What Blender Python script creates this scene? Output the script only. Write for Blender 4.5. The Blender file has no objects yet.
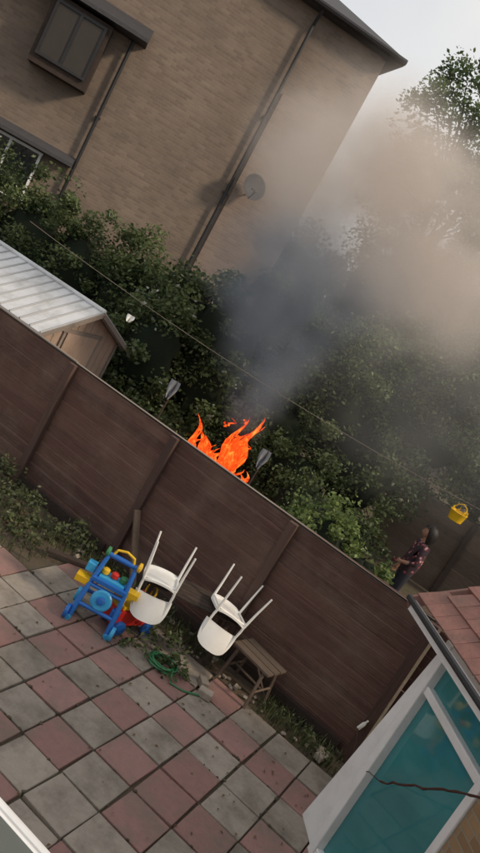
import bpy, math, random
import numpy as np
from mathutils import Vector, Matrix, Quaternion
random.seed(7); rng=np.random.default_rng(7)
scene=bpy.context.scene
COL=scene.collection
R=math.radians

# ------------------------------------------------------------ mesh builder
class MB:
    def __init__(s): s.v=[];s.f=[];s.m=[];s.a=[]
    def add(s,vs,fs,m=0,var=None):
        if var is None: var=random.random()
        o=len(s.v); s.v+= [tuple(p) for p in vs]; s.a+=[var]*len(vs)
        for f in fs: s.f.append([i+o for i in f]); s.m.append(m)
    def box(s,c,d,m=0,rot=None,var=None):
        c=Vector(c); hx,hy,hz=d[0]/2,d[1]/2,d[2]/2
        vs=[Vector((x*hx,y*hy,z*hz)) for x in(-1,1) for y in(-1,1) for z in(-1,1)]
        if rot is not None: vs=[rot@p for p in vs]
        s.add([c+p for p in vs],[(0,1,3,2),(4,6,7,5),(0,4,5,1),(2,3,7,6),(0,2,6,4),(1,5,7,3)],m,var)
    def tube(s,pts,r,n=8,m=0,var=None,closed=False,flat=1.0):
        pts=[Vector(p) for p in pts]; N=len(pts)
        if not hasattr(r,'__len__'): r=[r]*N
        vs=[];fs=[];prev=None
        for i,p in enumerate(pts):
            if closed: t=pts[(i+1)%N]-pts[i-1]
            else: t=(pts[min(i+1,N-1)]-pts[max(i-1,0)])
            t.normalize()
            if prev is None:
                a=Vector((0,0,1)) if abs(t.z)<.9 else Vector((1,0,0))
                x=t.cross(a).normalized()
            else:
                x=(prev-t*prev.dot(t)).normalized()
            prev=x; y=t.cross(x)
            for k in range(n):
                an=2*math.pi*k/n
                vs.append(p+(x*math.cos(an)+y*math.sin(an)*flat)*r[i])
        M=N if closed else N-1
        for i in range(M):
            j=(i+1)%N
            for k in range(n):
                k2=(k+1)%n
                fs.append((i*n+k,i*n+k2,j*n+k2,j*n+k))
        if not closed:
            fs.append(tuple(range(n))[::-1]); fs.append(tuple((N-1)*n+k for k in range(n)))
        s.add(vs,fs,m,var)
    def lathe(s,prof,c,n=20,m=0,rot=None,var=None):
        vs=[];fs=[];c=Vector(c)
        for r,z in prof:
            for k in range(n):
                an=2*math.pi*k/n; p=Vector((r*math.cos(an),r*math.sin(an),z))
                vs.append(c+(rot@p if rot is not None else p))
        for i in range(len(prof)-1):
            for k in range(n):
                k2=(k+1)%n; fs.append((i*n+k,i*n+k2,(i+1)*n+k2,(i+1)*n+k))
        fs.append(tuple(range(n))[::-1]); fs.append(tuple((len(prof)-1)*n+k for k in range(n)))
        s.add(vs,fs,m,var)
    def obj(s,name,mats,parent=None,smooth=False,bevel=0,loc=None,rot=None):
        me=bpy.data.meshes.new(name); me.from_pydata(s.v,[],s.f); me.update()
        for x in mats: me.materials.append(x)
        me.polygons.foreach_set('material_index',s.m)
        at=me.attributes.new('var','FLOAT','POINT'); at.data.foreach_set('value',s.a)
        if smooth:
            me.polygons.foreach_set('use_smooth',[True]*len(s.f))
            try: me.set_sharp_from_angle(angle=R(45))
            except Exception: pass
        o=bpy.data.objects.new(name,me); COL.objects.link(o)
        if parent: o.parent=parent
        if loc: o.location=loc
        if rot: o.rotation_euler=rot
        if bevel:
            b=o.modifiers.new('b','BEVEL'); b.width=bevel; b.segments=2; b.limit_method='ANGLE'
        return o
def empty(name,loc=(0,0,0),rz=0,rot=None):
    e=bpy.data.objects.new(name,None); COL.objects.link(e); e.location=loc
    e.rotation_euler=rot if rot else (0,0,rz); e.empty_display_size=.2
    return e

# ------------------------------------------------------------ materials
def newmat(name):
    m=bpy.data.materials.new(name); m.use_nodes=True; nt=m.node_tree
    return m,nt,nt.nodes['Principled BSDF']
def mat(name,c1,c2=None,rough=.7,scale=8,stretch=(1,1,1),bump=.2,dirt=None,dscale=1.2,damt=.5,spec=.3,metal=0,vw=.5,bscale=None):
    m,nt,b=newmat(name); N=nt.nodes;L=nt.links
    c2=c2 or tuple(x*.7 for x in c1)
    tc=N.new('ShaderNodeTexCoord'); mp=N.new('ShaderNodeMapping'); mp.inputs['Scale'].default_value=stretch
    L.new(tc.outputs['Object'],mp.inputs['Vector'])
    no=N.new('ShaderNodeTexNoise'); no.inputs['Scale'].default_value=scale; no.inputs['Detail'].default_value=8;no.inputs['Roughness'].default_value=.65
    L.new(mp.outputs[0],no.inputs['Vector'])
    at=N.new('ShaderNodeAttribute'); at.attribute_name='var'
    mr=N.new('ShaderNodeMapRange'); mr.inputs[1].default_value=.3;mr.inputs[2].default_value=.7
    L.new(no.outputs['Fac'],mr.inputs[0])
    mf=N.new('ShaderNodeMix'); mf.data_type='FLOAT'; mf.inputs[0].default_value=vw
    L.new(mr.outputs[0],mf.inputs[2]); L.new(at.outputs['Fac'],mf.inputs[3])
    mc=N.new('ShaderNodeMix'); mc.data_type='RGBA'; mc.inputs[6].default_value=(*c1,1); mc.inputs[7].default_value=(*c2,1)
    L.new(mf.outputs[0],mc.inputs[0]); out=mc.outputs[2]
    if dirt:
        n2=N.new('ShaderNodeTexNoise'); n2.inputs['Scale'].default_value=dscale; n2.inputs['Detail'].default_value=9; n2.inputs['Roughness'].default_value=.7
        L.new(tc.outputs['Object'],n2.inputs['Vector'])
        r2=N.new('ShaderNodeMapRange'); r2.inputs[1].default_value=.45;r2.inputs[2].default_value=.7; r2.inputs[4].default_value=damt
        L.new(n2.outputs['Fac'],r2.inputs[0])
        m2=N.new('ShaderNodeMix'); m2.data_type='RGBA'; m2.inputs[7].default_value=(*dirt,1)
        L.new(r2.outputs[0],m2.inputs[0]); L.new(out,m2.inputs[6]); out=m2.outputs[2]
    L.new(out,b.inputs['Base Color']); b.inputs['Roughness'].default_value=rough
    b.inputs['Specular IOR Level'].default_value=spec; b.inputs['Metallic'].default_value=metal
    if bump:
        nb=N.new('ShaderNodeTexNoise'); nb.inputs['Scale'].default_value=bscale or scale*2.5; nb.inputs['Detail'].default_value=6
        L.new(mp.outputs[0],nb.inputs['Vector'])
        bp=N.new('ShaderNodeBump'); bp.inputs['Strength'].default_value=bump; bp.inputs['Distance'].default_value=.02
        L.new(nb.outputs['Fac'],bp.inputs['Height']); L.new(bp.outputs[0],b.inputs['Normal'])
    return m
def leafmat(name,dark,light,trans=.35):
    m,nt,b=newmat(name); N=nt.nodes;L=nt.links
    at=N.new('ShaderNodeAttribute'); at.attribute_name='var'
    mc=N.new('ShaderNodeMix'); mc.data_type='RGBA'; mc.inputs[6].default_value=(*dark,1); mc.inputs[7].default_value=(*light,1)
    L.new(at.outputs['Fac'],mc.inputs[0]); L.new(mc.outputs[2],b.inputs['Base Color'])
    b.inputs['Roughness'].default_value=.5; b.inputs['Specular IOR Level'].default_value=.35
    t=N.new('ShaderNodeBsdfTranslucent'); L.new(mc.outputs[2],t.inputs['Color'])
    mx=N.new('ShaderNodeMixShader'); mx.inputs[0].default_value=trans
    L.new(b.outputs[0],mx.inputs[1]); L.new(t.outputs[0],mx.inputs[2])
    L.new(mx.outputs[0],N['Material Output'].inputs['Surface'])
    return m
def brickmat(name,ca,cb,mortar,stain=(.07,.055,.045),samt=.5):
    m,nt,b=newmat(name); N=nt.nodes;L=nt.links
    tc=N.new('ShaderNodeTexCoord'); sp=N.new('ShaderNodeSeparateXYZ'); L.new(tc.outputs['Object'],sp.inputs[0])
    ad=N.new('ShaderNodeMath'); L.new(sp.outputs[0],ad.inputs[0]); L.new(sp.outputs[1],ad.inputs[1])
    cb_=N.new('ShaderNodeCombineXYZ'); L.new(ad.outputs[0],cb_.inputs[0]); L.new(sp.outputs[2],cb_.inputs[1])
    br=N.new('ShaderNodeTexBrick'); L.new(cb_.outputs[0],br.inputs['Vector'])
    br.inputs['Scale'].default_value=1; br.inputs['Brick Width'].default_value=.225; br.inputs['Row Height'].default_value=.075
    br.inputs['Mortar Size'].default_value=.007; br.inputs['Mortar Smooth'].default_value=.3
    br.inputs['Color1'].default_value=(*ca,1); br.inputs['Color2'].default_value=(*cb,1); br.inputs['Mortar'].default_value=(*mortar,1)
    n=N.new('ShaderNodeTexNoise'); n.inputs['Scale'].default_value=.45; n.inputs['Detail'].default_value=10; n.inputs['Roughness'].default_value=.68
    L.new(tc.outputs['Object'],n.inputs['Vector'])
    r=N.new('ShaderNodeMapRange'); r.inputs[1].default_value=.36; r.inputs[2].default_value=.70; r.inputs[4].default_value=samt
    L.new(n.outputs['Fac'],r.inputs[0])
    mx=N.new('ShaderNodeMix'); mx.data_type='RGBA'; mx.inputs[7].default_value=(*stain,1)
    L.new(r.outputs[0],mx.inputs[0]); L.new(br.outputs['Color'],mx.inputs[6]); L.new(mx.outputs[2],b.inputs['Base Color'])
    b.inputs['Roughness'].default_value=.9
    bp=N.new('ShaderNodeBump'); bp.inputs['Strength'].default_value=.4; bp.inputs['Distance'].default_value=.01
    L.new(br.outputs['Fac'],bp.inputs['Height']); bp.invert=True; L.new(bp.outputs[0],b.inputs['Normal'])
    return m

M_soil=mat('soil',(.12,.09,.065),(.06,.048,.036),.95,6,bump=.8,dirt=(.06,.07,.03),dscale=.8,damt=.6)
M_slabG=mat('slab_grey',(.37,.32,.27),(.23,.20,.165),.85,14,bump=.4,dirt=(.12,.10,.08),dscale=2.2,damt=.85,vw=.6)
M_slabR=mat('slab_red',(.34,.195,.175),(.235,.13,.115),.85,14,bump=.4,dirt=(.17,.14,.115),dscale=2.2,damt=.9,vw=.6)
M_fence=mat('fence_board',(.165,.090,.070),(.072,.039,.033),.75,5,stretch=(.35,4,7),bump=.6,dirt=(.21,.15,.12),dscale=1.6,damt=.55)
M_post=mat('fence_post',(.125,.075,.060),(.06,.036,.030),.8,6,stretch=(5,5,.5),bump=.5)
M_cap=mat('fence_cap',(.28,.24,.21),(.15,.12,.10),.85,8,stretch=(.4,4,4),bump=.3)
M_wood=mat('weathered_wood',(.15,.11,.085),(.07,.052,.04),.85,8,stretch=(1,4,4),bump=.4)
M_woodD=mat('dark_wood',(.07,.05,.04),(.03,.022,.018),.85,8,bump=.4)
M_white=mat('white_plastic',(.80,.80,.78),(.74,.74,.71),.35,5,bump=.03,spec=.5,dirt=(.5,.48,.43),dscale=4,damt=.3)
M_upvc=mat('white_upvc',(.80,.80,.80),(.72,.72,.72),.3,3,bump=0,spec=.5,dirt=(.5,.48,.42),dscale=3,damt=.35)
M_blue=mat('blue_plastic',(.02,.15,.50),(.015,.10,.40),.35,4,bump=0,spec=.5)
M_lblue=mat('light_blue_plastic',(.05,.38,.68),(.04,.30,.6),.35,4,bump=0,spec=.5)
M_yel=mat('yellow_plastic',(.75,.48,.02),(.65,.38,.01),.35,4,bump=0,spec=.5)
M_red=mat('red_plastic',(.6,.03,.02),(.45,.02,.015),.35,4,bump=0,spec=.5)
M_green=mat('green_plastic',(.04,.22,.09),(.03,.15,.06),.4,4,bump=0,spec=.5)
M_black=mat('black_plastic',(.03,.03,.032),(.018,.018,.02),.45,4,bump=.05)
M_slate=mat('slate',(.075,.075,.08),(.04,.04,.044),.7,6,stretch=(1,1,3),bump=.4)
M_brick=brickmat('stock_brick',(.235,.178,.135),(.168,.126,.098),(.21,.178,.148),stain=(.09,.072,.06),samt=.65)
M_brick2=brickmat('pink_brick',(.27,.20,.16),(.21,.155,.125),(.24,.21,.18),stain=(.115,.09,.075))
M_brickR=brickmat('tan_brick',(.42,.27,.14),(.30,.18,.09),(.33,.3,.22))
M_metal=mat('white_sheet_roof',(.66,.67,.69),(.55,.56,.58),.5,3,bump=.05,dirt=(.28,.28,.26),dscale=2.5,damt=.6)
M_rib=mat('sheet_roof_rib',(.36,.37,.38),(.3,.31,.32),.5,3,bump=.05)
M_shed=mat('shed_cladding',(.42,.31,.24),(.30,.22,.17),.8,6,stretch=(4,4,.5),bump=.3,dirt=(.15,.12,.09),dscale=2,damt=.5)
M_rtile=mat('clay_tile',(.30,.15,.125),(.19,.09,.075),.85,6,bump=.4,dirt=(.12,.10,.08),dscale=3,damt=.7)
M_ash=mat('charred',(.015,.014,.014),(.05,.045,.042),.95,6,bump=.8)
M_cloth=mat('cloth_grey',(.28,.29,.31),(.18,.18,.2),.9,6,bump=.2)
M_hair=mat('black_hair',(.012,.010,.010),(.02,.016,.014),.5,30,stretch=(1,1,.1),bump=.4)
M_skin=mat('skin',(.33,.18,.12),(.28,.15,.10),.5,6,bump=.02)
M_trs=mat('dark_trousers',(.03,.03,.04),(.02,.02,.028),.9,10,bump=.2)
M_rust=mat('rusty_wire',(.12,.05,.035),(.05,.025,.02),.8,40,bump=.5)
M_dleaf=mat('dry_leaf',(.20,.13,.06),(.09,.06,.035),.9,20,bump=0,vw=.8)
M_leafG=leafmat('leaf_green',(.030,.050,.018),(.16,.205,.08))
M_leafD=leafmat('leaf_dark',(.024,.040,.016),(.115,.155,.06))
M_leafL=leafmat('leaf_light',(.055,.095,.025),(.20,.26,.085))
M_leafW=leafmat('leaf_weed',(.05,.06,.03),(.15,.18,.08))
M_leafS=leafmat('leaf_sky',(.05,.08,.03),(.16,.22,.085),.45)
M_core=mat('foliage_inner_shade',(.014,.020,.010),(.008,.013,.007),1,5,bump=.5)  # near-black green painted as the darkness inside the foliage
M_flower=leafmat('pale_blossom',(.25,.26,.2),(.5,.5,.42))
M_bark=mat('bark',(.07,.05,.035),(.035,.025,.018),.95,10,stretch=(3,3,.5),bump=.8)
def glass(name,c,rough=.08,k=.6):
    m,nt,b=newmat(name); N=nt.nodes;L=nt.links
    tc=N.new('ShaderNodeTexCoord'); n=N.new('ShaderNodeTexNoise'); n.inputs['Scale'].default_value=1.1; n.inputs['Detail'].default_value=2
    L.new(tc.outputs['Object'],n.inputs['Vector'])
    mr=N.new('ShaderNodeMapRange'); mr.inputs[1].default_value=.3; mr.inputs[2].default_value=.7; L.new(n.outputs['Fac'],mr.inputs[0])
    mc=N.new('ShaderNodeMix'); mc.data_type='RGBA'; mc.inputs[6].default_value=(*c,1); mc.inputs[7].default_value=(*[x*k for x in c],1)
    L.new(mr.outputs[0],mc.inputs[0]); L.new(mc.outputs[2],b.inputs['Base Color'])
    b.inputs['Roughness'].default_value=rough; b.inputs['Specular IOR Level'].default_value=.6
    return m
M_teal=glass('teal_glazing',(.05,.24,.255),.05,.65)
M_gdark=glass('dark_glass',(.03,.035,.04),.05)
M_ggrey=glass('roof_glass_grey',(.12,.14,.13),.15)
M_floral,nt,b=newmat('floral_blouse')
N=nt.nodes;L=nt.links
tc=N.new('ShaderNodeTexCoord');vo=N.new('ShaderNodeTexVoronoi');vo.inputs['Scale'].default_value=13;L.new(tc.outputs['Object'],vo.inputs['Vector'])
cr=N.new('ShaderNodeValToRGB');cr.color_ramp.interpolation='CONSTANT'
e=cr.color_ramp.elements;e[0].position=0;e[0].color=(.42,.29,.28,1);e[1].position=.22;e[1].color=(.20,.035,.045,1)
x=e.new(.38);x.color=(.035,.02,.028,1)
L.new(vo.outputs['Distance'],cr.inputs[0]);L.new(cr.outputs[0],b.inputs['Base Color']);b.inputs['Roughness'].default_value=.9

# ------------------------------------------------------------ foliage
def leaves(name,blobs,mat_,leaf=.09,dens=900,core=True,parent=None,clump=.32,flow=0,coreScale=.66):
    P=[];V=[];S=[]
    for (cx,cy,cz,rx,ry,rz) in blobs:
        area=(rx*ry+ry*rz+rx*rz)/3*4*math.pi
        K=max(6,int(area/(clump*clump*2.6)))
        d=rng.normal(size=(K,3)); d/=np.linalg.norm(d,axis=1)[:,None]
        rad=rng.uniform(.62,1.12,K)
        cc=d*rad[:,None]*np.array([rx,ry,rz])+np.array([cx,cy,cz])
        nl=int(dens*area/K)
        for k in range(K):
            cr_=clump*rng.uniform(.5,1.4)
            n=int(nl*rng.uniform(.4,1.5))
            q=rng.normal(size=(n,3)); q/=np.linalg.norm(q,axis=1)[:,None]
            q*= (rng.uniform(.1,1.15,n)**.5)[:,None]*cr_*np.array([1,1,.8])
            P.append(cc[k]+q)
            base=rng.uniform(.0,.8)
            V.append(np.clip(base+.35*q[:,2]/cr_+rng.normal(0,.16,n),0,1))  # random tone per clump, plus light from above painted as paler upper leaves
            S.append(rng.uniform(.5,1.35,n)*leaf)
    P=np.concatenate(P);V=np.concatenate(V);S=np.concatenate(S);n=len(P)
    a=rng.normal(size=(n,3)); a[:,2]*=.6; a/=np.linalg.norm(a,axis=1)[:,None]
    b=rng.normal(size=(n,3)); b-=a*(a*b).sum(1)[:,None]; b/=np.linalg.norm(b,axis=1)[:,None]
    c=np.cross(a,b)
    s=S[:,None]
    v0=P-a*s*.5; v1=P+b*s*.28+c*s*.08; v2=P+a*s*.55; v3=P-b*s*.28+c*s*.08
    vs=np.stack([v0,v1,v2,v3],1).reshape(-1,3)
    me=bpy.data.meshes.new(name); me.vertices.add(4*n); me.vertices.foreach_set('co',vs.ravel())
    me.loops.add(4*n); me.loops.foreach_set('vertex_index',np.arange(4*n,dtype=np.int32))
    me.polygons.add(n); me.polygons.foreach_set('loop_start',np.arange(0,4*n,4,dtype=np.int32)); me.polygons.foreach_set('loop_total',np.full(n,4,dtype=np.int32))
    at=me.attributes.new('var','FLOAT','POINT'); at.data.foreach_set('value',np.repeat(V,4).astype(np.float32))
    me.materials.append(mat_)
    if flow:
        me.materials.append(M_flower); mi=(rng.random(n)<flow).astype(np.int32); me.polygons.foreach_set('material_index',mi)
    me.update(); me.validate()
    o=bpy.data.objects.new('leaves' if parent else name,me); COL.objects.link(o)
    if parent: o.parent=parent
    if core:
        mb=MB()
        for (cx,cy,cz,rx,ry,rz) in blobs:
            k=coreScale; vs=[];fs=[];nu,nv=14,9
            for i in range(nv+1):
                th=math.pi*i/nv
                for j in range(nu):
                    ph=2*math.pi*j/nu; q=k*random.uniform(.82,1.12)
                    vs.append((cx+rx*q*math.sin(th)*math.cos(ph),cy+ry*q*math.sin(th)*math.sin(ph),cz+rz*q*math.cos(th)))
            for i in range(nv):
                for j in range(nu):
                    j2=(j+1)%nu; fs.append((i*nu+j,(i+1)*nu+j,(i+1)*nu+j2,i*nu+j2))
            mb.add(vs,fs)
        mb.obj('inner_shade_core',[M_core],parent=parent or o,smooth=True)  # dark filler blobs, no branches: block see-through, inner shade put into the colour
    return o
def tree(name,base,trunk_h,r0,blobs,m,**kw):
    e=empty(name)
    mb=MB(); bx,by,bz=base
    top=(bx+.1,by,bz+trunk_h)
    mb.tube([base,(bx+.04,by+.03,bz+trunk_h*.5),top],[r0,r0*.8,r0*.6],10)
    for bl in blobs:
        c=Vector(bl[:3]); t=Vector(top)
        mb.tube([t-Vector((0,0,trunk_h*.15)),t.lerp(c,.5)+Vector((random.uniform(-.2,.2),random.uniform(-.2,.2),.1)),c+Vector((0,0,bl[5]*.3))],[r0*.5,r0*.3,r0*.08],7)
        for k in range(9):
            d=Vector((random.gauss(0,1),random.gauss(0,1),random.gauss(0.3,.8))).normalized()
            q=c+Vector((d.x*bl[3],d.y*bl[4],d.z*bl[5]))*.95
            mb.tube([t.lerp(c,.6),c.lerp(q,.5),q],[r0*.2,r0*.1,r0*.03],5)
    mb.obj('trunk',[M_bark],parent=e,smooth=True)
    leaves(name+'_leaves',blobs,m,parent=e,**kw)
    return e

# ------------------------------------------------------------ ground
mb=MB(); g=250
mb.add([(-g,-g,-.03),(g,-g,-.03),(g,g,-.03),(-g,g,-.03)],[(0,1,2,3)])
mb.obj('ground',[M_soil])
mb=MB(); T=.45
for i in range(-26,6):
    for j in range(0,17):
        x=i*T-.1; y=j*T-.17
        if y+T>7.5: continue
        if x< -4.4 and y>6.5-(random.random()<.45)*T: continue
        if x+T>1.6: continue
        red=((i+j)%2==0)
        if random.random()<.17: red=not red
        mm=1 if red else 0
        tz=random.uniform(-.006,.006)
        rot=Matrix.Rotation(random.gauss(0,.009),3,'X')@Matrix.Rotation(random.gauss(0,.009),3,'Y')@Matrix.Rotation(random.gauss(0,.014),3,'Z')
        mb.box((x+T/2+random.gauss(0,.005),y+T/2+random.gauss(0,.005),-.02+tz),(T-.022,T-.022,.05),mm,rot)
mb.obj('patio',[M_slabG,M_slabR],bevel=.008)
mb=MB()
for k in range(230):
    x=random.uniform(-7,.8);y=7.45-abs(random.gauss(0,1.6)); s_=random.uniform(.010,.024);a=random.random()*6
    ca,sa=math.cos(a)*s_,math.sin(a)*s_
    mb.add([(x-ca,y-sa,.013),(x+sa*.5,y-ca*.5,.02),(x+ca,y+sa,.014),(x-sa*.5,y+ca*.5,.024)],[(0,1,2,3)])
mb.obj('fallen_leaves',[M_dleaf])

# ------------------------------------------------------------ fence
def fence(name,x0,x1,y,h,posts,board=.17,cap=True,mats=None):
    mb=MB(); n=int(round(h/board)); bh=h/n
    xs=[x0]+[p for p in posts if x0<p<x1]+[x1]
    for a,b_ in zip(xs[:-1],xs[1:]):
        sag=random.uniform(-.012,.012)
        for k in range(n):
            rot=Matrix.Rotation(R(5)+random.gauss(0,.016),3,'X')@Matrix.Rotation(random.gauss(0,.0035),3,'Y')
            mb.box(((a+b_)/2,y+.045+random.gauss(0,.003),bh*(k+.5)+sag),(b_-a-.004,.018,bh+.004),0,rot)
        if cap: mb.box(((a+b_)/2,y+.045,h+.022+sag),(b_-a-.004,.055,.022),2)
    for p in posts:
        mb.box((p,y-.012,(h+.03)/2-.05),(.11,.085,h+.07),1)
    return mb.obj(name,mats or [M_fence,M_post,M_cap],bevel=.004)
fence('wooden_fence',-17.15,-.25,8.0,1.86,[-.30-1.87*k for k in range(0,9)])
fence('wooden_fence',-.22,3.6,8.12,1.80,[1.4,3.2])
fence('wooden_fence',-2.9,6,16.0,1.75,[-2.85+1.85*k for k in range(5)],mats=[M_wood,M_woodD,M_woodD])
mb=MB()
for k in range(9):
    mb.box((-.35-1.87*(k+.5),7.97,.06),(1.7,.03,.16),0)
mb.obj('gravel_board',[M_woodD],bevel=.004)

mb=MB(); a=Vector((-3.44,7.76,0));b_=Vector((-3.98,7.90,.82)); d=(b_-a)
mb.box((a+b_)/2,(d.length,.10,.03),0,d.to_track_quat('X','Z').to_matrix())
mb.obj('timber_plank',[M_wood],bevel=.004)
mb=MB(); mb.box((-4.1,7.28,.065),(.7,.09,.03),0,Matrix.Rotation(.7,3,'Z'))
mb.obj('timber_plank',[M_woodD],bevel=.004)

# ------------------------------------------------------------ weeds
def weeds(name,regions,n,h,m):
    mb=MB()
    for k in range(n):
        x0,x1,y0,y1=random.choice(regions)
        x=random.uniform(x0,x1);y=random.uniform(y0,y1);hh=h*random.uniform(.3,1.2)
        an=random.uniform(0,6.28); lean=random.uniform(.1,.9)*hh; w=random.uniform(.003,.008)
        dx,dy=math.cos(an),math.sin(an)
        v=random.random()
        mb.add([(x-dy*w,y+dx*w,-.03),(x+dy*w,y-dx*w,-.03),(x+dx*lean*.4+dy*w,y+dy*lean*.4-dx*w,hh*.6),(x+dx*lean*.4-dy*w,y+dy*lean*.4+dx*w,hh*.6),(x+dx*lean,y+dy*lean,hh)],[(0,1,2,3),(3,2,4)],0,v)
    return mb.obj(name,[m])
weeds('grass',[(-8,-4.5,6.6,7.9),(-6.5,-4.3,6.6,7.5),(-4.6,-3.4,7.5,7.95),(-3.4,-2,7.55,7.95),(-1.4,-.4,7.5,7.95),(-.4,1.4,7.5,8.05)],2000,.12,M_leafW)
leaves('weed_plant',[(-5.6,7.55,.14,.5,.3,.26),(-5.0,7.3,.12,.4,.3,.2),(-4.5,7.6,.1,.35,.25,.22),(-6.4,7.4,.12,.5,.35,.26),(-5.3,6.9,.08,.4,.25,.14),(-4.7,6.9,.05,.25,.2,.1)],M_leafW,leaf=.06,dens=480,clump=.12,core=False)
leaves('weed_plant',[(-1.0,7.75,.05,.35,.12,.1),(-.6,7.65,.05,.2,.12,.1),(-2.9,7.75,.05,.3,.15,.12),(-3.7,7.75,.05,.25,.12,.14)],M_leafW,leaf=.04,dens=420,clump=.09,core=False)
leaves('potted_plant',[(-2.45,6.98,.16,.28,.2,.16),(-2.2,6.9,.08,.2,.15,.1),(-2.75,6.85,.06,.16,.14,.08)],M_leafG,leaf=.06,dens=500,clump=.1,core=False)
mb=MB()
for k in range(300):
    if random.random()<.5: x=round(random.uniform(-7,.5)/T)*T-.1; y=random.uniform(3,7.4)
    else: y=round(random.uniform(3,7.4)/T)*T-.17; x=random.uniform(-7,.5)
    s_=random.uniform(.006,.018)
    mb.box((x+random.gauss(0,.006),y+random.gauss(0,.006),.004),(s_*2,s_*1.4,s_),0,Matrix.Rotation(random.random()*3,3,'Z'))
mb.obj('joint_moss',[M_soil],bevel=.003)

mb=MB(); pts=[]
for k in range(110):
    t=k/110*2*math.pi*5; r=.15+.03*math.sin(k*.37)
    pts.append((-2.33+r*math.cos(t),6.9+r*.8*math.sin(t),.02+.012*k/22+.006*math.sin(k)))
pts+= [(-2.1,6.75,.02),(-1.95,6.8,.02),(-1.8,6.95,.02)]
mb.tube(pts,.010,6); mb.obj('garden_hose',[M_green],smooth=True)
mb=MB()
for k in range(80):
    c=(random.uniform(-8,-.4),random.uniform(7.5,7.9),.0); s_=random.uniform(.02,.06)
    mb.box(c,(s_*1.5,s_,s_*.8),0,Matrix.Rotation(random.random()*3,3,'Z')@Matrix.Rotation(random.random(),3,'X'))
for c,s_ in [((-1.78,7.0,.05),.10),((-1.9,7.15,.05),.09),((-.5,7.6,.04),.09)]:
    mb.box(c,(s_*1.6,s_*1.1,s_*.8),0,Matrix.Rotation(random.random()*3,3,'Z'))
mb.obj('rubble',[M_slabG],bevel=.012)

# ------------------------------------------------------------ chairs
def chair(loc,yaw,tiltx=0,tilty=0):
    e=empty('plastic_chair',loc,rot=(math.pi+tiltx,tilty,yaw))
    mb=MB()
    nx,ny=12,12; w=.43; dpt=.43; th=.022
    def seat(u,v,o):
        x=(u-.5)*w*(1-.08*v); y=(v-.5)*dpt
        z=-.018*(1-(2*u-1)**2)+.012*abs(2*u-1)**3-.03*max(0,(.18-v)/.18)**2
        cx=abs(2*u-1);cy=abs(2*v-1)
        k=max(0,(cx**6+cy**6)-1)*.06
        return (x*(1-k*1.2),y*(1-k*1.2),z+o)
    def grid(fn,nx,ny,m=0,ax=2):
        vs=[];fs=[]
        for o in (0,-th):
            for j in range(ny+1):
                for i in range(nx+1): vs.append(fn(i/nx,j/ny,o))
        q=(nx+1)*(ny+1)
        for j in range(ny):
            for i in range(nx):
                a=j*(nx+1)+i; fs.append((a,a+1,a+nx+2,a+nx+1)); fs.append((q+a,q+a+nx+1,q+a+nx+2,q+a+1))
        for i in range(nx):
            fs.append((i,q+i,q+i+1,i+1)); a=ny*(nx+1)+i; fs.append((a,a+1,q+a+1,q+a))
        for j in range(ny):
            a=j*(nx+1); fs.append((a,a+nx+1,q+a+nx+1,q+a)); a=j*(nx+1)+nx; fs.append((a,q+a,q+a+nx+1,a+nx+1))
        mb.add(vs,fs,m,.3)
    grid(seat,nx,ny)
    def back(u,v,o):
        t=2*u-1
        wd=.215*(1-.16*v**3)
        return (t*wd,.20+.07*v-.055*t*t+o,.14+.27*v-.045*v*t**4)
    grid(back,12,8)
    for sx in (-1,1):
        mb.tube([(sx*.185,.19,-.02),(sx*.19,.185,.05),(sx*.185,.18,.16),(sx*.17,.20,.32)],[.016,.016,.014,.010],8)
    for sx,sy in [(-1,-1),(1,-1),(-1,1),(1,1)]:
        x,y=sx*.19,sy*.185
        mb.tube([(x,y,-.01),(x*1.06,y*1.08,-.2),(x*1.17,y*1.22,-.45)],[.017,.014,.011],8)
    for sx in (-1,1): mb.tube([(sx*.19,-.18,-.035),(sx*.19,.18,-.035)],.011,6)
    for sy in (-1,1): mb.tube([(-.19,sy*.18,-.035),(.19,sy*.18,-.035)],.011,6)
    mb.obj('seat_back_and_legs',[M_white],parent=e,smooth=True)
    return e
chair((-2.90,7.09,.68),R(28),R(-7),R(-3))
chair((-2.18,7.54,.68),R(34),R(-10),R(12))
mb=MB()
for k in range(6):
    mb.box((0,-.22+.085*k,.630),(1.15,.075,.022),0)
for sx in(-.48,.48):
    for sy in(-.18,.18): mb.box((sx,sy,.31),(.045,.045,.61),0)
    mb.box((sx,0,.595),(.03,.4,.05),0)
mb.obj('garden_table',[M_woodD],bevel=.003,loc=(-2.62,7.46,0),rot=(0,0,R(30)))

mb=MB()
for k in range(3): mb.box((0,-.13+.13*k,.47),(.56,.115,.028),0)
for sx in(-1,1):
    for sy in(-1,1):
        mb.tube([(sx*.2,sy*.14,.46),(sx*.24,sy*.2,0)],.022,4)
    mb.tube([(sx*.222,-.17,.2),(sx*.222,.17,.2)],.017,4)
mb.tube([(-.22,0,.2),(.22,0,.2)],.017,4)
mb.tube([(-.2,.15,.42),(.23,.19,.05)],.015,4)
mb.obj('wooden_stool',[M_wood],bevel=.003,loc=(-1.62,7.62,0),rot=(0,0,R(-12)))

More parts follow.
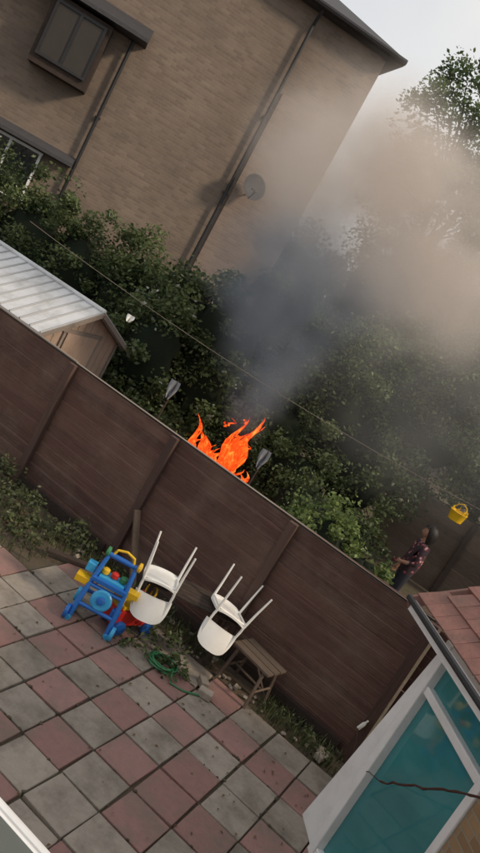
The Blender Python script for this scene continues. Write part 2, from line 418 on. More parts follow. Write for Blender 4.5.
# ------------------------------------------------------------ toys
e=empty('activity_playset_toy',(-3.22,6.68,0),rz=R(25))
mb=MB()
for sx in (-.2,.2):
    mb.tube([(sx*1.15,-.22,.02),(sx,-.10,.42),(sx*.8,0,.78)],[.032,.028,.024],10,0)
    mb.tube([(sx*1.15,.22,.02),(sx,.10,.42),(sx*.8,0,.78)],[.032,.028,.024],10,0)
    mb.tube([(sx*1.15,-.25,.03),(sx*1.15,.25,.03)],.035,10,1)
for z,y in((.2,-.165),(.42,-.10),(.2,.165)):
    mb.tube([(-.22,y,z),(.22,y,z)],.024,10,0)
mb.tube([(-.2,0,.78),(.2,0,.78)],.03,10,0)
mb.lathe([(.07,-.02),(.11,-.015),(.12,.02),(.10,.035),(.04,.03)],(0,-.13,.32),20,1,Matrix.Rotation(R(75),3,'X'))
mb.lathe([(.02,-.02),(.045,-.015),(.045,.03),(.02,.035)],(0,-.165,.33),16,0,Matrix.Rotation(R(75),3,'X'))
mb.box((0,0,.50),(.40,.26,.05),0); mb.box((0,0,.535),(.3,.18,.03),1)
for k,mm in enumerate((2,3,4)):
    mb.lathe([(.02,0),(.045,.01),(.045,.06),(.02,.075)],(-.11+.11*k,0,.55),12,mm)
for sx in(-1,1):
    mb.lathe([(.02,-.02),(.055,-.012),(.055,.02),(.02,.03)],(sx*.19,0,.80),14,2 if sx>0 else 4,Matrix.Rotation(R(90),3,'Y'))
    mb.lathe([(.03,-.025),(.08,-.02),(.08,.02),(.03,.025)],(sx*.27,-.22,.08),18,0 if sx<0 else 1,Matrix.Rotation(R(90),3,'Y'))
    mb.lathe([(.03,-.025),(.08,-.02),(.08,.02),(.03,.025)],(sx*.27,.22,.08),18,1,Matrix.Rotation(R(90),3,'Y'))
mb.tube([(-.12,0,.80),(-.1,0,.86),(0,0,.89),(.1,0,.86),(.12,0,.80)],.016,8,2)
mb.box((-.29,-.05,.42),(.16,.13,.08),2); mb.box((-.27,0,.56),(.1,.1,.10),1)
mb.box((.27,-.02,.50),(.13,.12,.07),2); mb.box((.20,-.12,.24),(.1,.06,.12),0)
mb.obj('frame_and_panels',[M_blue,M_lblue,M_yel,M_red,M_green],parent=e,smooth=False,bevel=.006)
e=empty('toy_ride_on_car',(-2.98,7.0,0),rz=R(70))
mb=MB()
prof=[(-.3,.10),(-.3,.24),(-.24,.30),(-.12,.27),(-.02,.25),(.06,.30),(.1,.42),(.16,.44),(.2,.32),(.3,.26),(.32,.12)]
vs=[(x,-.12,z) for x,z in prof]+[(x,.12,z) for x,z in prof]; n=len(prof)
fs=[tuple(range(n)),tuple(range(2*n-1,n-1,-1))]+[(i,i+n,(i+1)%n+n,(i+1)%n) for i in range(n)]
mb.add(vs,fs,0)
for sx in(-.2,.2):
    for sy in(-.14,.14): mb.lathe([(.03,-.03),(.08,-.025),(.085,0),(.08,.025),(.03,.03)],(sx,sy,.085),18,1,Matrix.Rotation(R(90),3,'X'))
ring=[(.12+.02*math.sin(a),.08*math.cos(a),.50+.08*math.sin(a)) for a in [k*math.pi/8 for k in range(16)]]
mb.tube(ring,.014,8,2,closed=True)
mb.tube([(.13,0,.42),(.12,0,.50)],.02,8,2); mb.box((-.12,0,.31),(.22,.19,.04),2)
mb.box((-.28,0,.38),(.03,.2,.16),2)
mb.obj('body_wheels_and_handle',[M_red,M_blue,M_yel],parent=e,bevel=.01)

# ------------------------------------------------------------ garden shed behind the fence
e=empty('garden_shed',(0,0,0))
mb=MB(); x1=-7.40;x0=-11.2;y0=8.85;y1=10.8;ze=1.80;zr=2.26;ym=(y0+y1)/2
def board_wall(mb,pa,pb,z0,zt,n,m=0):
    pa=Vector(pa);pb=Vector(pb)
    for k in range(n):
        a=pa.lerp(pb,k/n);b=pa.lerp(pb,(k+.94)/n)
        za=zt(a);zb=zt(b); nrm=Vector((0,0,1)).cross(b-a).normalized()*.02
        vs=[(a.x,a.y,z0),(b.x,b.y,z0),(b.x,b.y,zb),(a.x,a.y,za)]
        vs2=[(p[0]-nrm.x,p[1]-nrm.y,p[2]) for p in vs]
        mb.add(vs+vs2,[(0,1,2,3),(7,6,5,4),(0,4,5,1),(1,5,6,2),(2,6,7,3),(3,7,4,0)],m)
zt=lambda p: zr-(zr-ze)*abs(p.y-ym)/(ym-y0)
board_wall(mb,(x1,y0,0),(x1,y1,0),0,zt,12)
board_wall(mb,(x0,y0,0),(x1,y0,0),0,lambda p:ze,24)
board_wall(mb,(x0,y1,0),(x1,y1,0),0,lambda p:ze,24)
board_wall(mb,(x0,y0,0),(x0,y1,0),0,zt,12)
mb.obj('cladding',[M_shed],parent=e)
mb=MB()
for y in (y0,ym-.45,ym+.45,y1): mb.box((x1+.035,y,ze/2),(.03,.06,ze-.02),0)
mb.box((x1+.035,ym,1.83),(.028,1.0,.07),0)
mb.box((x1+.05,ym,.95),(.03,.8,1.7),1)
mb.obj('door_and_battens',[M_cap,M_shed],parent=e,bevel=.004)
mb=MB()
for sgn in(-1,1):
    nseg=18; L_=(x1+.22)-(x0-.2); ye=ym+sgn*(ym-y0+.22); zee=zr+.06-(zr-ze)*(ym-y0+.22)/(ym-y0)
    a=(x0-.2,ym,zr+.06);b=(x1+.22,ym,zr+.06);c=(x1+.22,ye,zee);d=(x0-.2,ye,zee)
    mb.add([a,b,c,d]+[(p[0],p[1],p[2]-.04) for p in (a,b,c,d)],[(0,1,2,3),(7,6,5,4),(0,4,5,1),(1,5,6,2),(2,6,7,3),(3,7,4,0)],0,.4)
    for k in range(nseg+1):
        x=x0-.2+L_*k/nseg*.998
        mb.tube([(x,ym,zr+.07),(x,ye,zee+.01)],.014,6,1,.5)
mb.tube([(x0-.2,ym,zr+.075),(x1+.22,ym,zr+.075)],.04,8,0,.2)
mb.obj('sheet_roof',[M_metal,M_rib],parent=e)
mb=MB()
for sgn in(-1,1):
    a=Vector((x1+.235,ym,zr+.02)); b=Vector((x1+.235,ym+sgn*(ym-y0+.22),zee-.04)); d=b-a
    mb.box((a+b)/2,(.02,d.length,.07),0,Matrix.Rotation(math.atan2(d.z,d.y) if sgn>0 else math.atan2(-d.z,-d.y),3,'X'))
mb.obj('barge_boards',[M_cap],parent=e)

# ------------------------------------------------------------ brick house (neighbour)
ang=math.atan2(.6534,.757)
H=empty('brick_house',(-7.75,18.44,0),rz=ang)
xr=-1.35; xl=-17; ev=10.05
mb=MB(); mb.box(((xr+xl)/2,4,ev/2),(xr-xl,8,ev),0); mb.obj('walls',[M_brick],parent=H)
mb=MB(); mb.box(((-3.22+xr-.01)/2,-.02,4.0),(xr-.01+3.22,.06,8.0),0); mb.obj('lower_wall_panel',[M_brick2],parent=H)
mb=MB()
o=.35
a=(xl-o,-o,ev+.05);b=(xr+o,-o,ev+.05);c=(xr+o,8+o,ev+.05);d=(xl-o,8+o,ev+.05);p=(xl+4,4,ev+2.0);q=(xr-4,4,ev+2.0)
mb.add([a,b,c,d,p,q,*( (v[0],v[1],ev-.1) for v in (a,b,c,d))],[(0,1,5,4),(1,2,5),(2,3,4,5),(3,0,4),(6,9,8,7),(0,6,7,1),(1,7,8,2),(2,8,9,3),(3,9,6,0)],0)
mb.obj('hipped_roof',[M_slate],parent=H)
mb=MB()
mb.tube([(xl-o,-o-.06,ev-.02),(xr+o,-o-.06,ev-.02)],.075,8)
for x,zt_ in((-3.35,ev-.1),(-6.8,7.3)):
    mb.tube([(x,-o if zt_>9 else -.12,zt_),(x,-.12,zt_-.35),(x,-.12,0)],.042,8)
    for z in range(1,int(zt_),2): mb.box((x,-.08,z+.3),(.14,.1,.05))
mb.obj('gutter_and_downpipes',[M_black],parent=H)
mb=MB()
mb.box((-7.95,-.3,6.35),(1.35,.6,1.5),0)
mb.box((-7.95,-.62,6.4),(1.1,.05,1.15),1); 
for x in(-8.5,-7.95,-7.4): mb.box((x,-.65,6.4),(.06,.05,1.2),2)
for z in(5.82,6.98): mb.box((-7.95,-.652,z),(1.16,.05,.06),2)
M_dull=mat('dull_dark_glazing',(.05,.042,.036),(.035,.03,.026),.5,3,bump=0)
mb.obj('oriel_window',[M_woodD,M_dull,M_black],parent=H)
mb=MB()
def pent(mb,x0,x1,z0,z1,out,m=0):
    vs=[(x0,-out,z0),(x1,-out,z0),(x1,0,z1),(x0,0,z1),(x0,-out,z0-.08),(x1,-out,z0-.08),(x1,0,z0-.08),(x0,0,z0-.08)]
    mb.add(vs,[(0,1,2,3),(7,6,5,4),(0,4,5,1),(1,5,6,2),(3,7,4,0)],m)
pent(mb,-10.6,-6.5,7.25,7.6,.85); pent(mb,-9.4,-6.85,4.1,4.24,.5)
mb.obj('pent_roofs',[M_slate],parent=H)
mb=MB()
for (x,z,w_,h_) in((-8.3,3.4,1.5,1.15),(-12.5,3.45,1.6,1.3),(-12.5,6.5,1.6,1.3)):
    mb.box((x,-.01,z),(w_,.06,h_),1)
    for sx in(-1,0,1): mb.box((x+sx*(w_/2-.03),-.05,z),(.06,.06,h_),0)
    for sz in(-1,1): mb.box((x,-.052,z+sz*(h_/2-.03)),(w_+.02,.06,.06),0)
    mb.box((x,-.08,z-h_/2-.06),(w_+.2,.16,.08),0)
mb.obj('windows',[M_upvc,M_gdark],parent=H)
mb=MB()
mb.lathe([(.02,-.10),(.12,-.09),(.24,-.045),(.31,.02),(.315,.03),(.24,-.03),(.1,-.07)],(-2.85,-.42,5.75),24,0,Matrix.Rotation(R(75),3,'X')@Matrix.Rotation(R(15),3,'Y'))
mb.tube([(-2.85,-.02,5.55),(-2.85,-.3,5.55),(-2.85,-.36,5.72)],.022,6,0)
mb.tube([(-2.85,-.42,5.45),(-2.85,-.8,5.6)],.012,6,0); mb.box((-2.85,-.82,5.63),(.06,.1,.06))
mb.obj('satellite_dish',[M_slate],parent=H,smooth=True)

# ------------------------------------------------------------ extension with patio window (right)
e=empty('tiled_roof_extension',(-.07,6.28,0),rz=math.atan2(-.8,.6))
mb=MB()
mb.box((2.9-.11,.16,1.2),(3.2,.30,2.4),0); mb.box((.06,1.4,1.18),(.1,2.4,2.36),0); mb.box((2.2,2.75,1.2),(4.4,.3,2.4),0); mb.box((4.25,1.45,1.2),(.28,2.28,2.38),0)
mb.obj('brick_walls',[M_brickR],parent=e)
mb=MB()
mb.box((.04,.05,1.16),(.10,.14,2.32),0)
mb.box((.04,.20,1.15),(.09,.16,2.30),0)
mb.box((1.14,.05,1.16),(.08,.12,2.32),0)
mb.box((.595,.052,1.88),(1.01,.11,.075),0); mb.box((.595,.052,2.29),(1.01,.12,.07),0)
mb.box((.595,.052,.06),(1.01,.12,.12),0)
vs=[(-.40,.02,0),(-.012,.02,0),(-.012,.02,2.3),(-.05,.02,2.3)]; vs+=[(x,y+.08,z) for x,y,z in vs]
mb.add(vs,[(0,1,2,3),(7,6,5,4),(0,4,5,1),(1,5,6,2),(2,6,7,3),(3,7,4,0)],0)
mb.obj('window_frame',[M_upvc],parent=e,bevel=.01)
mb=MB(); mb.box((.59,.07,1.15),(1.0,.02,2.2),0); mb.obj('window_glass',[M_teal],parent=e)
mb=MB()
p=R(33); ex=-.28
for k in range(11):
    s0=k*.22
    for i in range(24):
        x=ex+.19*i+(.095 if k%2 else 0)
        c=Vector((x+.09,-.30+math.cos(p)*(s0+.13),2.47+math.sin(p)*(s0+.13)))
        mb.box(c,(.184,.27,.018),0,Matrix.Rotation(p-R(4),3,'X')@Matrix.Rotation(random.gauss(0,.016),3,'Y')@Matrix.Rotation(random.gauss(0,.012),3,'Z'))
mb.obj('clay_tiles',[M_rtile],parent=e,bevel=.004)
mb=MB()
L_=4.7
mb.tube([(ex,-.36,2.42),(ex+L_,-.36,2.42)],.028,8,1)
mb.box((ex+L_/2,-.30,2.37),(L_,.025,.10),0)
c=Vector((ex-.01,-.30+math.cos(p)*1.2,2.40+math.sin(p)*1.2)); mb.box(c,(.03,2.5,.10),2,Matrix.Rotation(p,3,'X'))
mb.obj('fascia_and_gutter',[M_upvc,M_black,M_rtile],parent=e)
mb=MB(); mb.add([(0.02,.0,2.4),(0.02,2.4,2.4),(0.02,2.1,3.7)],[(0,1,2)]); mb.obj('gable_infill',[M_brickR],parent=e)

e=empty('lean_to_roof')
mb=MB()
mb.box((-1.2,1.655,2.47),(5.6,.02,.07),0); mb.tube([(-4,1.67,2.50),(1.6,1.67,2.50)],.016,8,0)
for k in range(9):
    a=Vector((-4+.7*k,1.655,2.52));b=Vector((-4+.7*k,-.5,3.0));d=b-a
    mb.box((a+b)/2,(.035,d.length,.035),0,Matrix.Rotation(math.atan2(-d.z,-d.y),3,'X'))
mb.obj('frame',[M_upvc],parent=e)
mb=MB(); mb.add([(-4,1.66,2.50),(1.6,1.66,2.50),(1.6,-.5,2.98),(-4,-.5,2.98)],[(0,1,2,3)]); mb.obj('glazing',[M_ggrey],parent=e)
mb=MB(); mb.box((-1.2,-.65,1.5),(7,.3,3.0)); mb.box((-1.2,1.56,1.2),(5.5,.1,2.4)); mb.obj('walls',[M_brickR],parent=e)

# ------------------------------------------------------------ vegetation
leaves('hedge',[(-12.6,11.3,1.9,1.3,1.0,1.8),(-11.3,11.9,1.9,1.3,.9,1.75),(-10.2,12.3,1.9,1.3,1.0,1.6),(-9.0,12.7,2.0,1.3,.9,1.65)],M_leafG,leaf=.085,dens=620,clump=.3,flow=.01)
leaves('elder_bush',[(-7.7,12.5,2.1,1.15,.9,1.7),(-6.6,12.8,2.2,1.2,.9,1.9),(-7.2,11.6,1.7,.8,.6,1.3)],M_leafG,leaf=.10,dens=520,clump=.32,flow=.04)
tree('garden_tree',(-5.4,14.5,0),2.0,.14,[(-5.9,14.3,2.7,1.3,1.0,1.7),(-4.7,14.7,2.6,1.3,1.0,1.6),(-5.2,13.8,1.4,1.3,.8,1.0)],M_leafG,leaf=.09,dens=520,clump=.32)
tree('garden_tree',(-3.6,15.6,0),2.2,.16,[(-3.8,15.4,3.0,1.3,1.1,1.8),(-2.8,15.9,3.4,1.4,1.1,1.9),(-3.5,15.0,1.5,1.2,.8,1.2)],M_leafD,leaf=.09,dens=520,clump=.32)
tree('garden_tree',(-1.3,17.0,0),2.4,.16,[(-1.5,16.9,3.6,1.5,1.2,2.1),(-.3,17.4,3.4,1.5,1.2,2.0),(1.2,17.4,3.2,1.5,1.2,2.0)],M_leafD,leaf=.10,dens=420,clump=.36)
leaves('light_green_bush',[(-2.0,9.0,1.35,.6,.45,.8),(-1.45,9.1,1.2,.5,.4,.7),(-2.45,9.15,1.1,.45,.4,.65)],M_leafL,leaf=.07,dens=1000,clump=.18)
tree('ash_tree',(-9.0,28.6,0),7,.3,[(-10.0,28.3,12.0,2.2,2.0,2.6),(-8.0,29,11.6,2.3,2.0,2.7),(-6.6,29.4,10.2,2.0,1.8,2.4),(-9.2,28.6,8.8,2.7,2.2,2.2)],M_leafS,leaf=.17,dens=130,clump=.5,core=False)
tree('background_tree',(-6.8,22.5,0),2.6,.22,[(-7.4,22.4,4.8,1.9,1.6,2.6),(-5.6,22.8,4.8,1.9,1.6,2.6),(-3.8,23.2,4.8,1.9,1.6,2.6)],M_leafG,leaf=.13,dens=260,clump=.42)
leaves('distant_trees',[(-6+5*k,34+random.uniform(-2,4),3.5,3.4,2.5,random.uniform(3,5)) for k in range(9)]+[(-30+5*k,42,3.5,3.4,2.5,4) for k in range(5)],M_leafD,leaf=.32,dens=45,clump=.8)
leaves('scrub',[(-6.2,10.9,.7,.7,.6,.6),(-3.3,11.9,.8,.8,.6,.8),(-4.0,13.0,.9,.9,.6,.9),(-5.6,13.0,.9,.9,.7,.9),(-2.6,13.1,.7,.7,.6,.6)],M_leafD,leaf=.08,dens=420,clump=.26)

# ------------------------------------------------------------ bonfire
e=empty('bonfire',(-4.68,11.05,0))
mb=MB()
for k in range(60):
    an=random.uniform(0,6.28); r=random.uniform(.1,.75); z=random.uniform(.1,1.1)*(1-r*.6)
    d=Vector((math.cos(an),math.sin(an),random.uniform(-.2,.9))).normalized()
    mb.box((r*.6*math.cos(an+1),r*.6*math.sin(an+1),z),(random.uniform(.4,1.1),random.uniform(.03,.12),random.uniform(.02,.05)),0,d.to_track_quat('X','Z').to_matrix())
mb.lathe([(.95,0),(.8,.3),(.5,.7),(.2,.95)],(0,0,0),14,0)
mb.obj('burning_pile',[M_ash],parent=e)
M_fl,nt,b=newmat('flame'); N=nt.nodes;L=nt.links
tc=N.new('ShaderNodeTexCoord'); mp=N.new('ShaderNodeMapping'); mp.inputs['Scale'].default_value=(5,5,2.4); L.new(tc.outputs['Object'],mp.inputs[0])
n1=N.new('ShaderNodeTexNoise'); n1.inputs['Scale'].default_value=1.9; n1.inputs['Detail'].default_value=6; n1.inputs['Distortion'].default_value=1.4; L.new(mp.outputs[0],n1.inputs['Vector'])
cr=N.new('ShaderNodeValToRGB'); el=cr.color_ramp.elements
el[0].position=.36;el[0].color=(.40,.018,.003,1);el[1].position=.76;el[1].color=(1,.36,.05,1); x=el.new(.55);x.color=(1,.085,.01,1)
L.new(n1.outputs['Fac'],cr.inputs[0])
em=N.new('ShaderNodeEmission'); em.inputs['Strength'].default_value=1.5; L.new(cr.outputs[0],em.inputs['Color'])
tr=N.new('ShaderNodeBsdfTransparent'); mx=N.new('ShaderNodeMixShader')
mr=N.new('ShaderNodeMapRange'); mr.inputs[1].default_value=.36; mr.inputs[2].default_value=.52; L.new(n1.outputs['Fac'],mr.inputs[0])
L.new(mr.outputs[0],mx.inputs[0]); L.new(tr.outputs[0],mx.inputs[1]); L.new(em.outputs[0],mx.inputs[2]); L.new(mx.outputs[0],N['Material Output'].inputs['Surface'])
mb=MB()
def flame(x,y,z,h,w,lean,ly=0):
    pts=[];rs=[]
    ph=random.uniform(0,6.28)
    for k in range(11):
        t=k/10
        pts.append((x+lean*t**1.3+.07*math.sin(ph+t*7)*t,y+ly*t+.05*math.cos(ph+t*5)*t,z+h*t))
        rs.append(w*(1+.25*math.sin(ph*2+t*11))*(math.sin(math.pi*min(1,t*.8+.22))**.8)*(1-t)**.45+.002)
    mb.tube(pts,rs,9,0,flat=.8)
for k in range(15):
    flame(-.55+.075*k+random.gauss(0,.03),random.uniform(-.25,.25),.72+.12*random.random(),random.uniform(.3,.55),random.uniform(.07,.12),random.uniform(-.1,.08))
flame(-.55,.0,.88,.66,.09,-.16);flame(-.42,.1,.88,.56,.08,-.2);flame(-.3,.0,.9,.45,.09,-.1)
flame(.05,0,.88,.85,.13,.08);flame(.16,.1,.9,1.25,.11,.10);flame(.08,-.1,.95,1.05,.10,.0);flame(.28,0,.88,.85,.11,.05);flame(.22,.05,1.2,.78,.08,.10);flame(.12,0,1.0,.75,.12,.05)
for k in range(7):
    flame(random.uniform(-.4,.4),random.uniform(-.2,.2),random.uniform(1.45,1.85),random.uniform(.08,.16),.02,.05)
mb.obj('flames',[M_fl],parent=e,smooth=True)

# ------------------------------------------------------------ smoke
def smokemat(name,color,dens,em,emk,an=.2,nsc=.9,lo=.36,hi=.66,core=.2):
    m=bpy.data.materials.new(name); m.use_nodes=True; nt=m.node_tree; N=nt.nodes;L=nt.links
    N.remove(N['Principled BSDF'])
    pv=N.new('ShaderNodeVolumePrincipled'); pv.inputs['Color'].default_value=(*color,1); pv.inputs['Anisotropy'].default_value=an
    tc=N.new('ShaderNodeTexCoord'); ln=N.new('ShaderNodeVectorMath'); ln.operation='LENGTH'; L.new(tc.outputs['Object'],ln.inputs[0])
    mr=N.new('ShaderNodeMapRange'); mr.interpolation_type='SMOOTHSTEP'; mr.inputs[1].default_value=1.0; mr.inputs[2].default_value=core; mr.inputs[3].default_value=0; mr.inputs[4].default_value=1
    L.new(ln.outputs['Value'],mr.inputs[0])
    ge=N.new('ShaderNodeNewGeometry'); n=N.new('ShaderNodeTexNoise'); n.inputs['Scale'].default_value=nsc; n.inputs['Detail'].default_value=2.5; n.inputs['Distortion'].default_value=.3
    L.new(ge.outputs['Position'],n.inputs['Vector'])
    m2=N.new('ShaderNodeMapRange'); m2.inputs[1].default_value=lo;m2.inputs[2].default_value=hi; L.new(n.outputs['Fac'],m2.inputs[0])
    mu=N.new('ShaderNodeMath'); mu.operation='MULTIPLY'; L.new(mr.outputs[0],mu.inputs[0]); L.new(m2.outputs[0],mu.inputs[1])
    mu2=N.new('ShaderNodeMath'); mu2.operation='MULTIPLY'; mu2.inputs[1].default_value=dens; L.new(mu.outputs[0],mu2.inputs[0])
    L.new(mu2.outputs[0],pv.inputs['Density']); L.new(pv.outputs[0],N['Material Output'].inputs['Volume'])
    mu3=N.new('ShaderNodeMath'); mu3.operation='MULTIPLY'; mu3.inputs[1].default_value=emk; L.new(mu2.outputs[0],mu3.inputs[0])
    L.new(mu3.outputs[0],pv.inputs['Emission Strength']); pv.inputs['Emission Color'].default_value=(*em,1)  # glow added to the smoke, standing in for daylight scattered many times inside
    return m
S_d=smokemat('smoke_dark',(.40,.42,.46),2.2,(.6,.68,.8),.05,nsc=1.3)
S_m=smokemat('smoke_mid',(.62,.62,.64),1.4,(.85,.85,.86),.12,nsc=1.1)
S_l=smokemat('smoke_light',(.80,.73,.66),1.35,(1,.82,.69),.17,.3,.8,.30,.62)
S_h=smokemat('smoke_haze',(.80,.78,.74),.20,(.95,.92,.85),.19,.3,.5,.28,.7)
e=empty('smoke_plume')
for k,(c,r,m) in enumerate([((-4.6,11.05,2.4),(.65,.65,.95),S_d),((-4.85,11.0,3.3),(1.25,1.1,1.25),S_d),((-5.1,10.9,4.2),(1.7,1.3,1.4),S_d),
    ((-4.7,11.0,4.9),(1.9,1.5,1.4),S_m),((-5.1,11.0,6.2),(2.2,1.8,1.9),S_l),((-4.1,11.3,5.9),(2.4,1.9,1.8),S_l),((-3.1,11.7,5.5),(2.1,1.7,1.7),S_l),((-2.4,13.2,4.2),(4.4,2.2,3.0),S_h)]):
    bpy.ops.mesh.primitive_ico_sphere_add(subdivisions=3,radius=1,location=c)
    o=bpy.context.object; o.name='smoke_puff_%d'%(k+1); o.scale=r; o.data.materials.append(m); o.parent=e

# ------------------------------------------------------------ washing line & hung things
mb=MB()
def sag(a,b,s,n=24):
    a=Vector(a);b=Vector(b); return [a.lerp(b,k/n)-Vector((0,0,s*4*(k/n)*(1-k/n))) for k in range(n+1)]
mb.tube(sag((-8.2,8.55,3.1),(.9,12.3,2.75),.25),.004,5); mb.obj('washing_line',[M_cap])
def cloth(name,c,w_,h_,m,yaw=0.39):
    mb=MB(); vs=[];fs=[];nx,nz=6,8
    for j in range(nz+1):
        for i in range(nx+1):
            u=i/nx-.5; v=j/nz
            x=u*w_*(1-.45*v+.25*math.sin(v*4)); y=.05*math.sin(u*9+v*3)*v
            vs.append((c[0]+x*math.cos(yaw)-y*math.sin(yaw),c[1]+x*math.sin(yaw)+y*math.cos(yaw),c[2]-v*h_*(1-.2*abs(u))))
    for j in range(nz):
        for i in range(nx):
            a=j*(nx+1)+i; fs.append((a,a+1,a+nx+2,a+nx+1))
    mb.add(vs,fs); return mb.obj(name,[m],smooth=True)
mb=MB()
for (x,y,z0,z1) in((-3.82,10.45,0,1.85),(-5.65,10.2,0,2.0)): mb.tube([(x,y,z0),(x+.05,y,z1)],[.02,.012],6)
mb.obj('garden_stake',[M_woodD])
cloth('hanging_cloth',(-3.79,10.43,1.83),.15,.34,M_cloth)
cloth('hanging_cloth',(-5.62,10.18,1.98),.16,.34,M_cloth)
cloth('hanging_cloth',(-6.35,9.31,2.62),.12,.12,M_white)
e=empty('yellow_peg_basket',(-1.03,11.51,2.44)); e.scale=(.85,.85,.85)
mb=MB()
mb.lathe([(.10,-.14),(.13,-.13),(.16,.03),(.17,.04),(.15,.045),(.12,-.10)],(0,0,0),14,0)
for k in range(7):
    an=k*.9; mb.box((.14*math.cos(an),.14*math.sin(an),.06),(.02,.012,.09),0,Matrix.Rotation(an,3,'Z'))
mb.tube([(-.15,0,.04),(-.08,0,.16),(0,0,.2),(.08,0,.16),(.15,0,.04)],.01,6,0)
mb.obj('basket',[M_yel],parent=e,smooth=True)
mb=MB(); ctrl=[Vector(v) for v in((-.36,7.85,.45),(-.2,6.9,.62),(.10,5.60,1.30),(.55,4.90,2.0),(.9,4.4,2.45))]
pts=[]
for i in range(len(ctrl)-1):
    for k in range(14): 
        q=ctrl[i].lerp(ctrl[i+1],k/14); pts.append(q+Vector((random.gauss(0,.006),random.gauss(0,.006),random.gauss(0,.006))))
mb.tube(pts,[.004 if i<28 else .006+.004*abs(math.sin(i*1.3)) for i in range(len(pts))],6)
mb.obj('garden_wire',[M_rust])
mb=MB(); mb.lathe([(.001,0),(.022,.005),(.022,.09),(.010,.12),(.010,.15),(.001,.152)],(-.36,7.90,.42),12,0,Matrix.Rotation(.3,3,'Y')); mb.obj('plastic_bottle',[M_white],smooth=True)

# ------------------------------------------------------------ woman
e=empty('woman_standing',(-1.36,12.8,0),rz=R(-65)); e.scale=(1.07,1.07,1.07)
J=[];E=[];RR=[]
def j(p,r,par=None):
    J.append(p);RR.append(r)
    if par is not None: E.append((par,len(J)-1))
    return len(J)-1
pel=j((0,0,.93),(.19,.16)); sp=j((0,.01,1.08),(.175,.15),pel); ch=j((0,.01,1.26),(.18,.145),sp); nb=j((0,.015,1.39),(.085,.07),ch); nk=j((0,0,1.46),(.05,.05),nb); hd=j((0,-.015,1.54),(.055,.06),nk)
for s_ in(-1,1):
    h=j((s_*.095,0,.86),(.10,.10),pel); k=j((s_*.10,-.015,.48),(.06,.062),h); a=j((s_*.10,.03,.09),(.038,.04),k); j((s_*.115,-.13,.035),(.035,.028),a)
    sh=j((s_*.185,.01,1.355),(.07,.07),ch)
    el_=j((s_*.275,.0,1.08),(.056,.056),sh)
    wr=j((s_*.20,-.20,1.02) if s_>0 else (s_*.28,-.06,.84),(.028,.03),el_)
    d=(Vector(J[wr])-Vector(J[el_])).normalized()
    hp=Vector(J[wr])+d*.06; h_=j(tuple(hp),(.032,.016),wr)
    for q in range(4):
        sd=Vector((0,1,0)) if s_<0 else Vector((0,0,1))
        b0=hp+d*.03+sd*(q-1.5)*.019; f1=j(tuple(b0),(.0095,.0095),h_); f2=j(tuple(b0+d*(.036-.004*abs(q-1.5))+Vector((-s_*.006,0,-.006))),(.0085,.0085),f1); j(tuple(b0+d*(.062-.006*abs(q-1.5))+Vector((-s_*.018,0,-.014))),(.007,.007),f2)
    sd=Vector((0,-1,0)) if s_<0 else Vector((0,0,1))
    t1=j(tuple(hp-d*.01+sd*.034),(.011,.011),h_); j(tuple(hp+d*.03+sd*.05),(.009,.009),t1)
me=bpy.data.meshes.new('b'); me.from_pydata(J,E,[]); o=bpy.data.objects.new('b',me); COL.objects.link(o)
sk=o.modifiers.new('s','SKIN'); ss=o.modifiers.new('u','SUBSURF'); ss.levels=2
for i,v in enumerate(me.skin_vertices[0].data): v.radius=RR[i]; v.use_root=(i==0)
sk.use_smooth_shade=True
dg=bpy.context.evaluated_depsgraph_get(); nm=bpy.data.meshes.new_from_object(o.evaluated_get(dg)); bpy.data.objects.remove(o)
nm.name='body'; 
for m in (M_floral,M_trs,M_skin,M_black): nm.materials.append(m)
for p_ in nm.polygons:
    c=p_.center; p_.use_smooth=True
    arm=abs(c.x)>.18 and c.z<1.15
    if c.z>1.42: p_.material_index=2
    elif arm and ((c.x>0 and c.y<-.12) or (c.x<0 and c.z<.91)): p_.material_index=2
    elif c.z<.09 and not arm: p_.material_index=3
    elif c.z<.84 and abs(c.x)<.22: p_.material_index=1
    else: p_.material_index=0
o=bpy.data.objects.new('body',nm); COL.objects.link(o); o.parent=e
mb=MB(); vs=[];fs=[];nu,nv=24,18
for i in range(nv+1):
    th=math.pi*i/nv
    for k in range(nu):
        ph=2*math.pi*k/nu
        x=.074*math.sin(th)*math.cos(ph); y=.094*math.sin(th)*math.sin(ph); z=.112*math.cos(th)
        if z<0: x*=1+z*2.2; 
        fr=max(0,-y/.094)
        nz=math.exp(-((x/.014)**2+((z+.012)/.028)**2)); y-=.022*nz*(fr>.5)
        ey=math.exp(-(((abs(x)-.03)/.016)**2+((z-.012)/.013)**2)); y+=.008*ey*(fr>.3)
        mo=math.exp(-((x/.025)**2+((z+.055)/.008)**2)); y-=.005*mo*(fr>.3)
        vs.append((x,y,z))
for i in range(nv):
    for k in range(nu):
        k2=(k+1)%nu; fs.append((i*nu+k,(i+1)*nu+k,(i+1)*nu+k2,i*nu+k2))
mb.add([(x,y-.015,z+1.585) for x,y,z in vs],fs,0)
for sx in(-1,1):
    mb.lathe([(.004,-.006),(.018,-.004),(.022,.003),(.01,.006)],(sx*.075,-.005,1.585),10,0,Matrix.Rotation(R(90),3,'Y'))
    mb.lathe([(.002,-.004),(.009,-.002),(.009,.002),(.002,.004)],(sx*.03,-.095,1.597),10,1,Matrix.Rotation(R(90),3,'X'))
mb.obj('head',[M_skin,M_black],parent=e,smooth=True)
mb=MB(); vs=[];fs=[];nu,nv=22,14
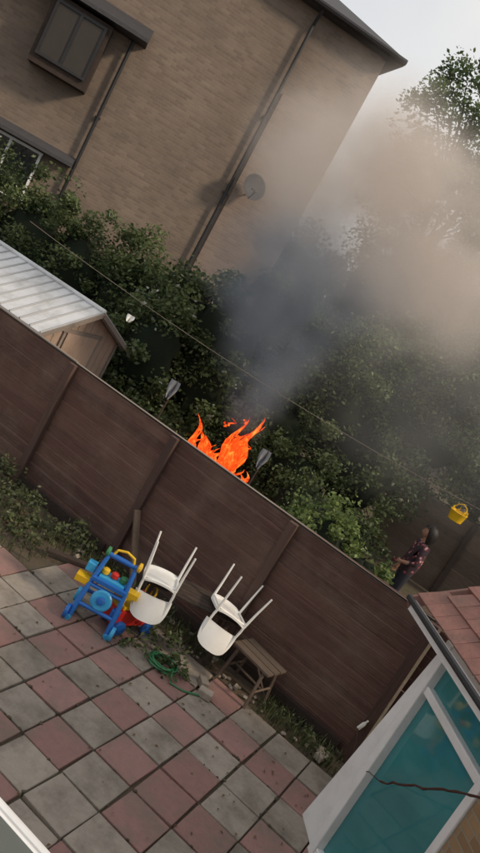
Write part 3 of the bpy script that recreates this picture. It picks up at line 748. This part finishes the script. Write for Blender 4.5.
for i in range(nv+1):
    t=i/nv
    for k in range(nu):
        ph=2*math.pi*k/nu; back=math.sin(ph)
        low=.55*math.pi+(.24*math.pi if back>-.4 else -.22*math.pi)
        th=t*low
        bul=1.14+.06*math.sin(ph*5)*t
        x=.096*math.sin(th)*math.cos(ph)*bul; y=.118*math.sin(th)*math.sin(ph)*bul; z=.135*math.cos(th)
        if back>-.4: z-= .09*t**3; y+=.02*t
        vs.append((x,y+.0,z+1.595))
for i in range(nv):
    for k in range(nu):
        k2=(k+1)%nu; fs.append((i*nu+k,(i+1)*nu+k,(i+1)*nu+k2,i*nu+k2))
mb.add(vs,fs,0); mb.obj('hair',[M_hair],parent=e,smooth=True)

# ------------------------------------------------------------ sky, sun
W=bpy.data.worlds.new('World'); scene.world=W; W.use_nodes=True; N=W.node_tree.nodes;L=W.node_tree.links
S=Vector((.80,.10,.58)).normalized()
sky=N.new('ShaderNodeTexSky'); sky.sky_type='NISHITA'; sky.sun_disc=False
sky.sun_elevation=math.asin(S.z); sky.sun_rotation=math.atan2(S.x,S.y)
tc=N.new('ShaderNodeTexCoord'); n=N.new('ShaderNodeTexNoise'); n.inputs['Scale'].default_value=2.2; n.inputs['Detail'].default_value=6
L.new(tc.outputs['Generated'],n.inputs['Vector'])
cr=N.new('ShaderNodeValToRGB'); cr.color_ramp.elements[0].position=.35;cr.color_ramp.elements[0].color=(5.7,5.8,6.0,1);cr.color_ramp.elements[1].position=.65;cr.color_ramp.elements[1].color=(7.2,7.05,6.75,1)
L.new(n.outputs['Fac'],cr.inputs[0])
mx=N.new('ShaderNodeMix'); mx.data_type='RGBA'; mx.inputs[0].default_value=.90
L.new(sky.outputs[0],mx.inputs[6]); L.new(cr.outputs[0],mx.inputs[7])
L.new(mx.outputs[2],N['Background'].inputs['Color']); N['Background'].inputs['Strength'].default_value=.13
sl=bpy.data.lights.new('sun','SUN'); sl.energy=2.9; sl.angle=R(8); sl.color=(1,.82,.62)
so=bpy.data.objects.new('sun',sl); COL.objects.link(so); so.rotation_euler=S.to_track_quat('Z','Y').to_euler()

# ------------------------------------------------------------ camera
p=R(11.5); rl=R(29.5); yaw=R(22.8)
h=Vector((-math.sin(yaw),math.cos(yaw),0)); fw=h*math.cos(p)+Vector((0,0,-math.sin(p)))
U0=Vector((math.cos(yaw),math.sin(yaw),0)); V0=U0.cross(fw)
cx=U0*math.cos(rl)+V0*math.sin(rl); cy=V0*math.cos(rl)-U0*math.sin(rl); cz=-fw
cam=bpy.data.cameras.new('camera'); co=bpy.data.objects.new('camera',cam); COL.objects.link(co)
M=Matrix((cx,cy,cz)).transposed().to_4x4(); M.translation=Vector((0,0,4.2)); co.matrix_world=M
cam.sensor_fit='VERTICAL'; cam.sensor_height=36; cam.lens=36*739/853; cam.clip_end=1000; cam.clip_start=.05
scene.camera=co
scene.view_settings.view_transform='Standard'; scene.view_settings.look='None'; scene.view_settings.exposure=0
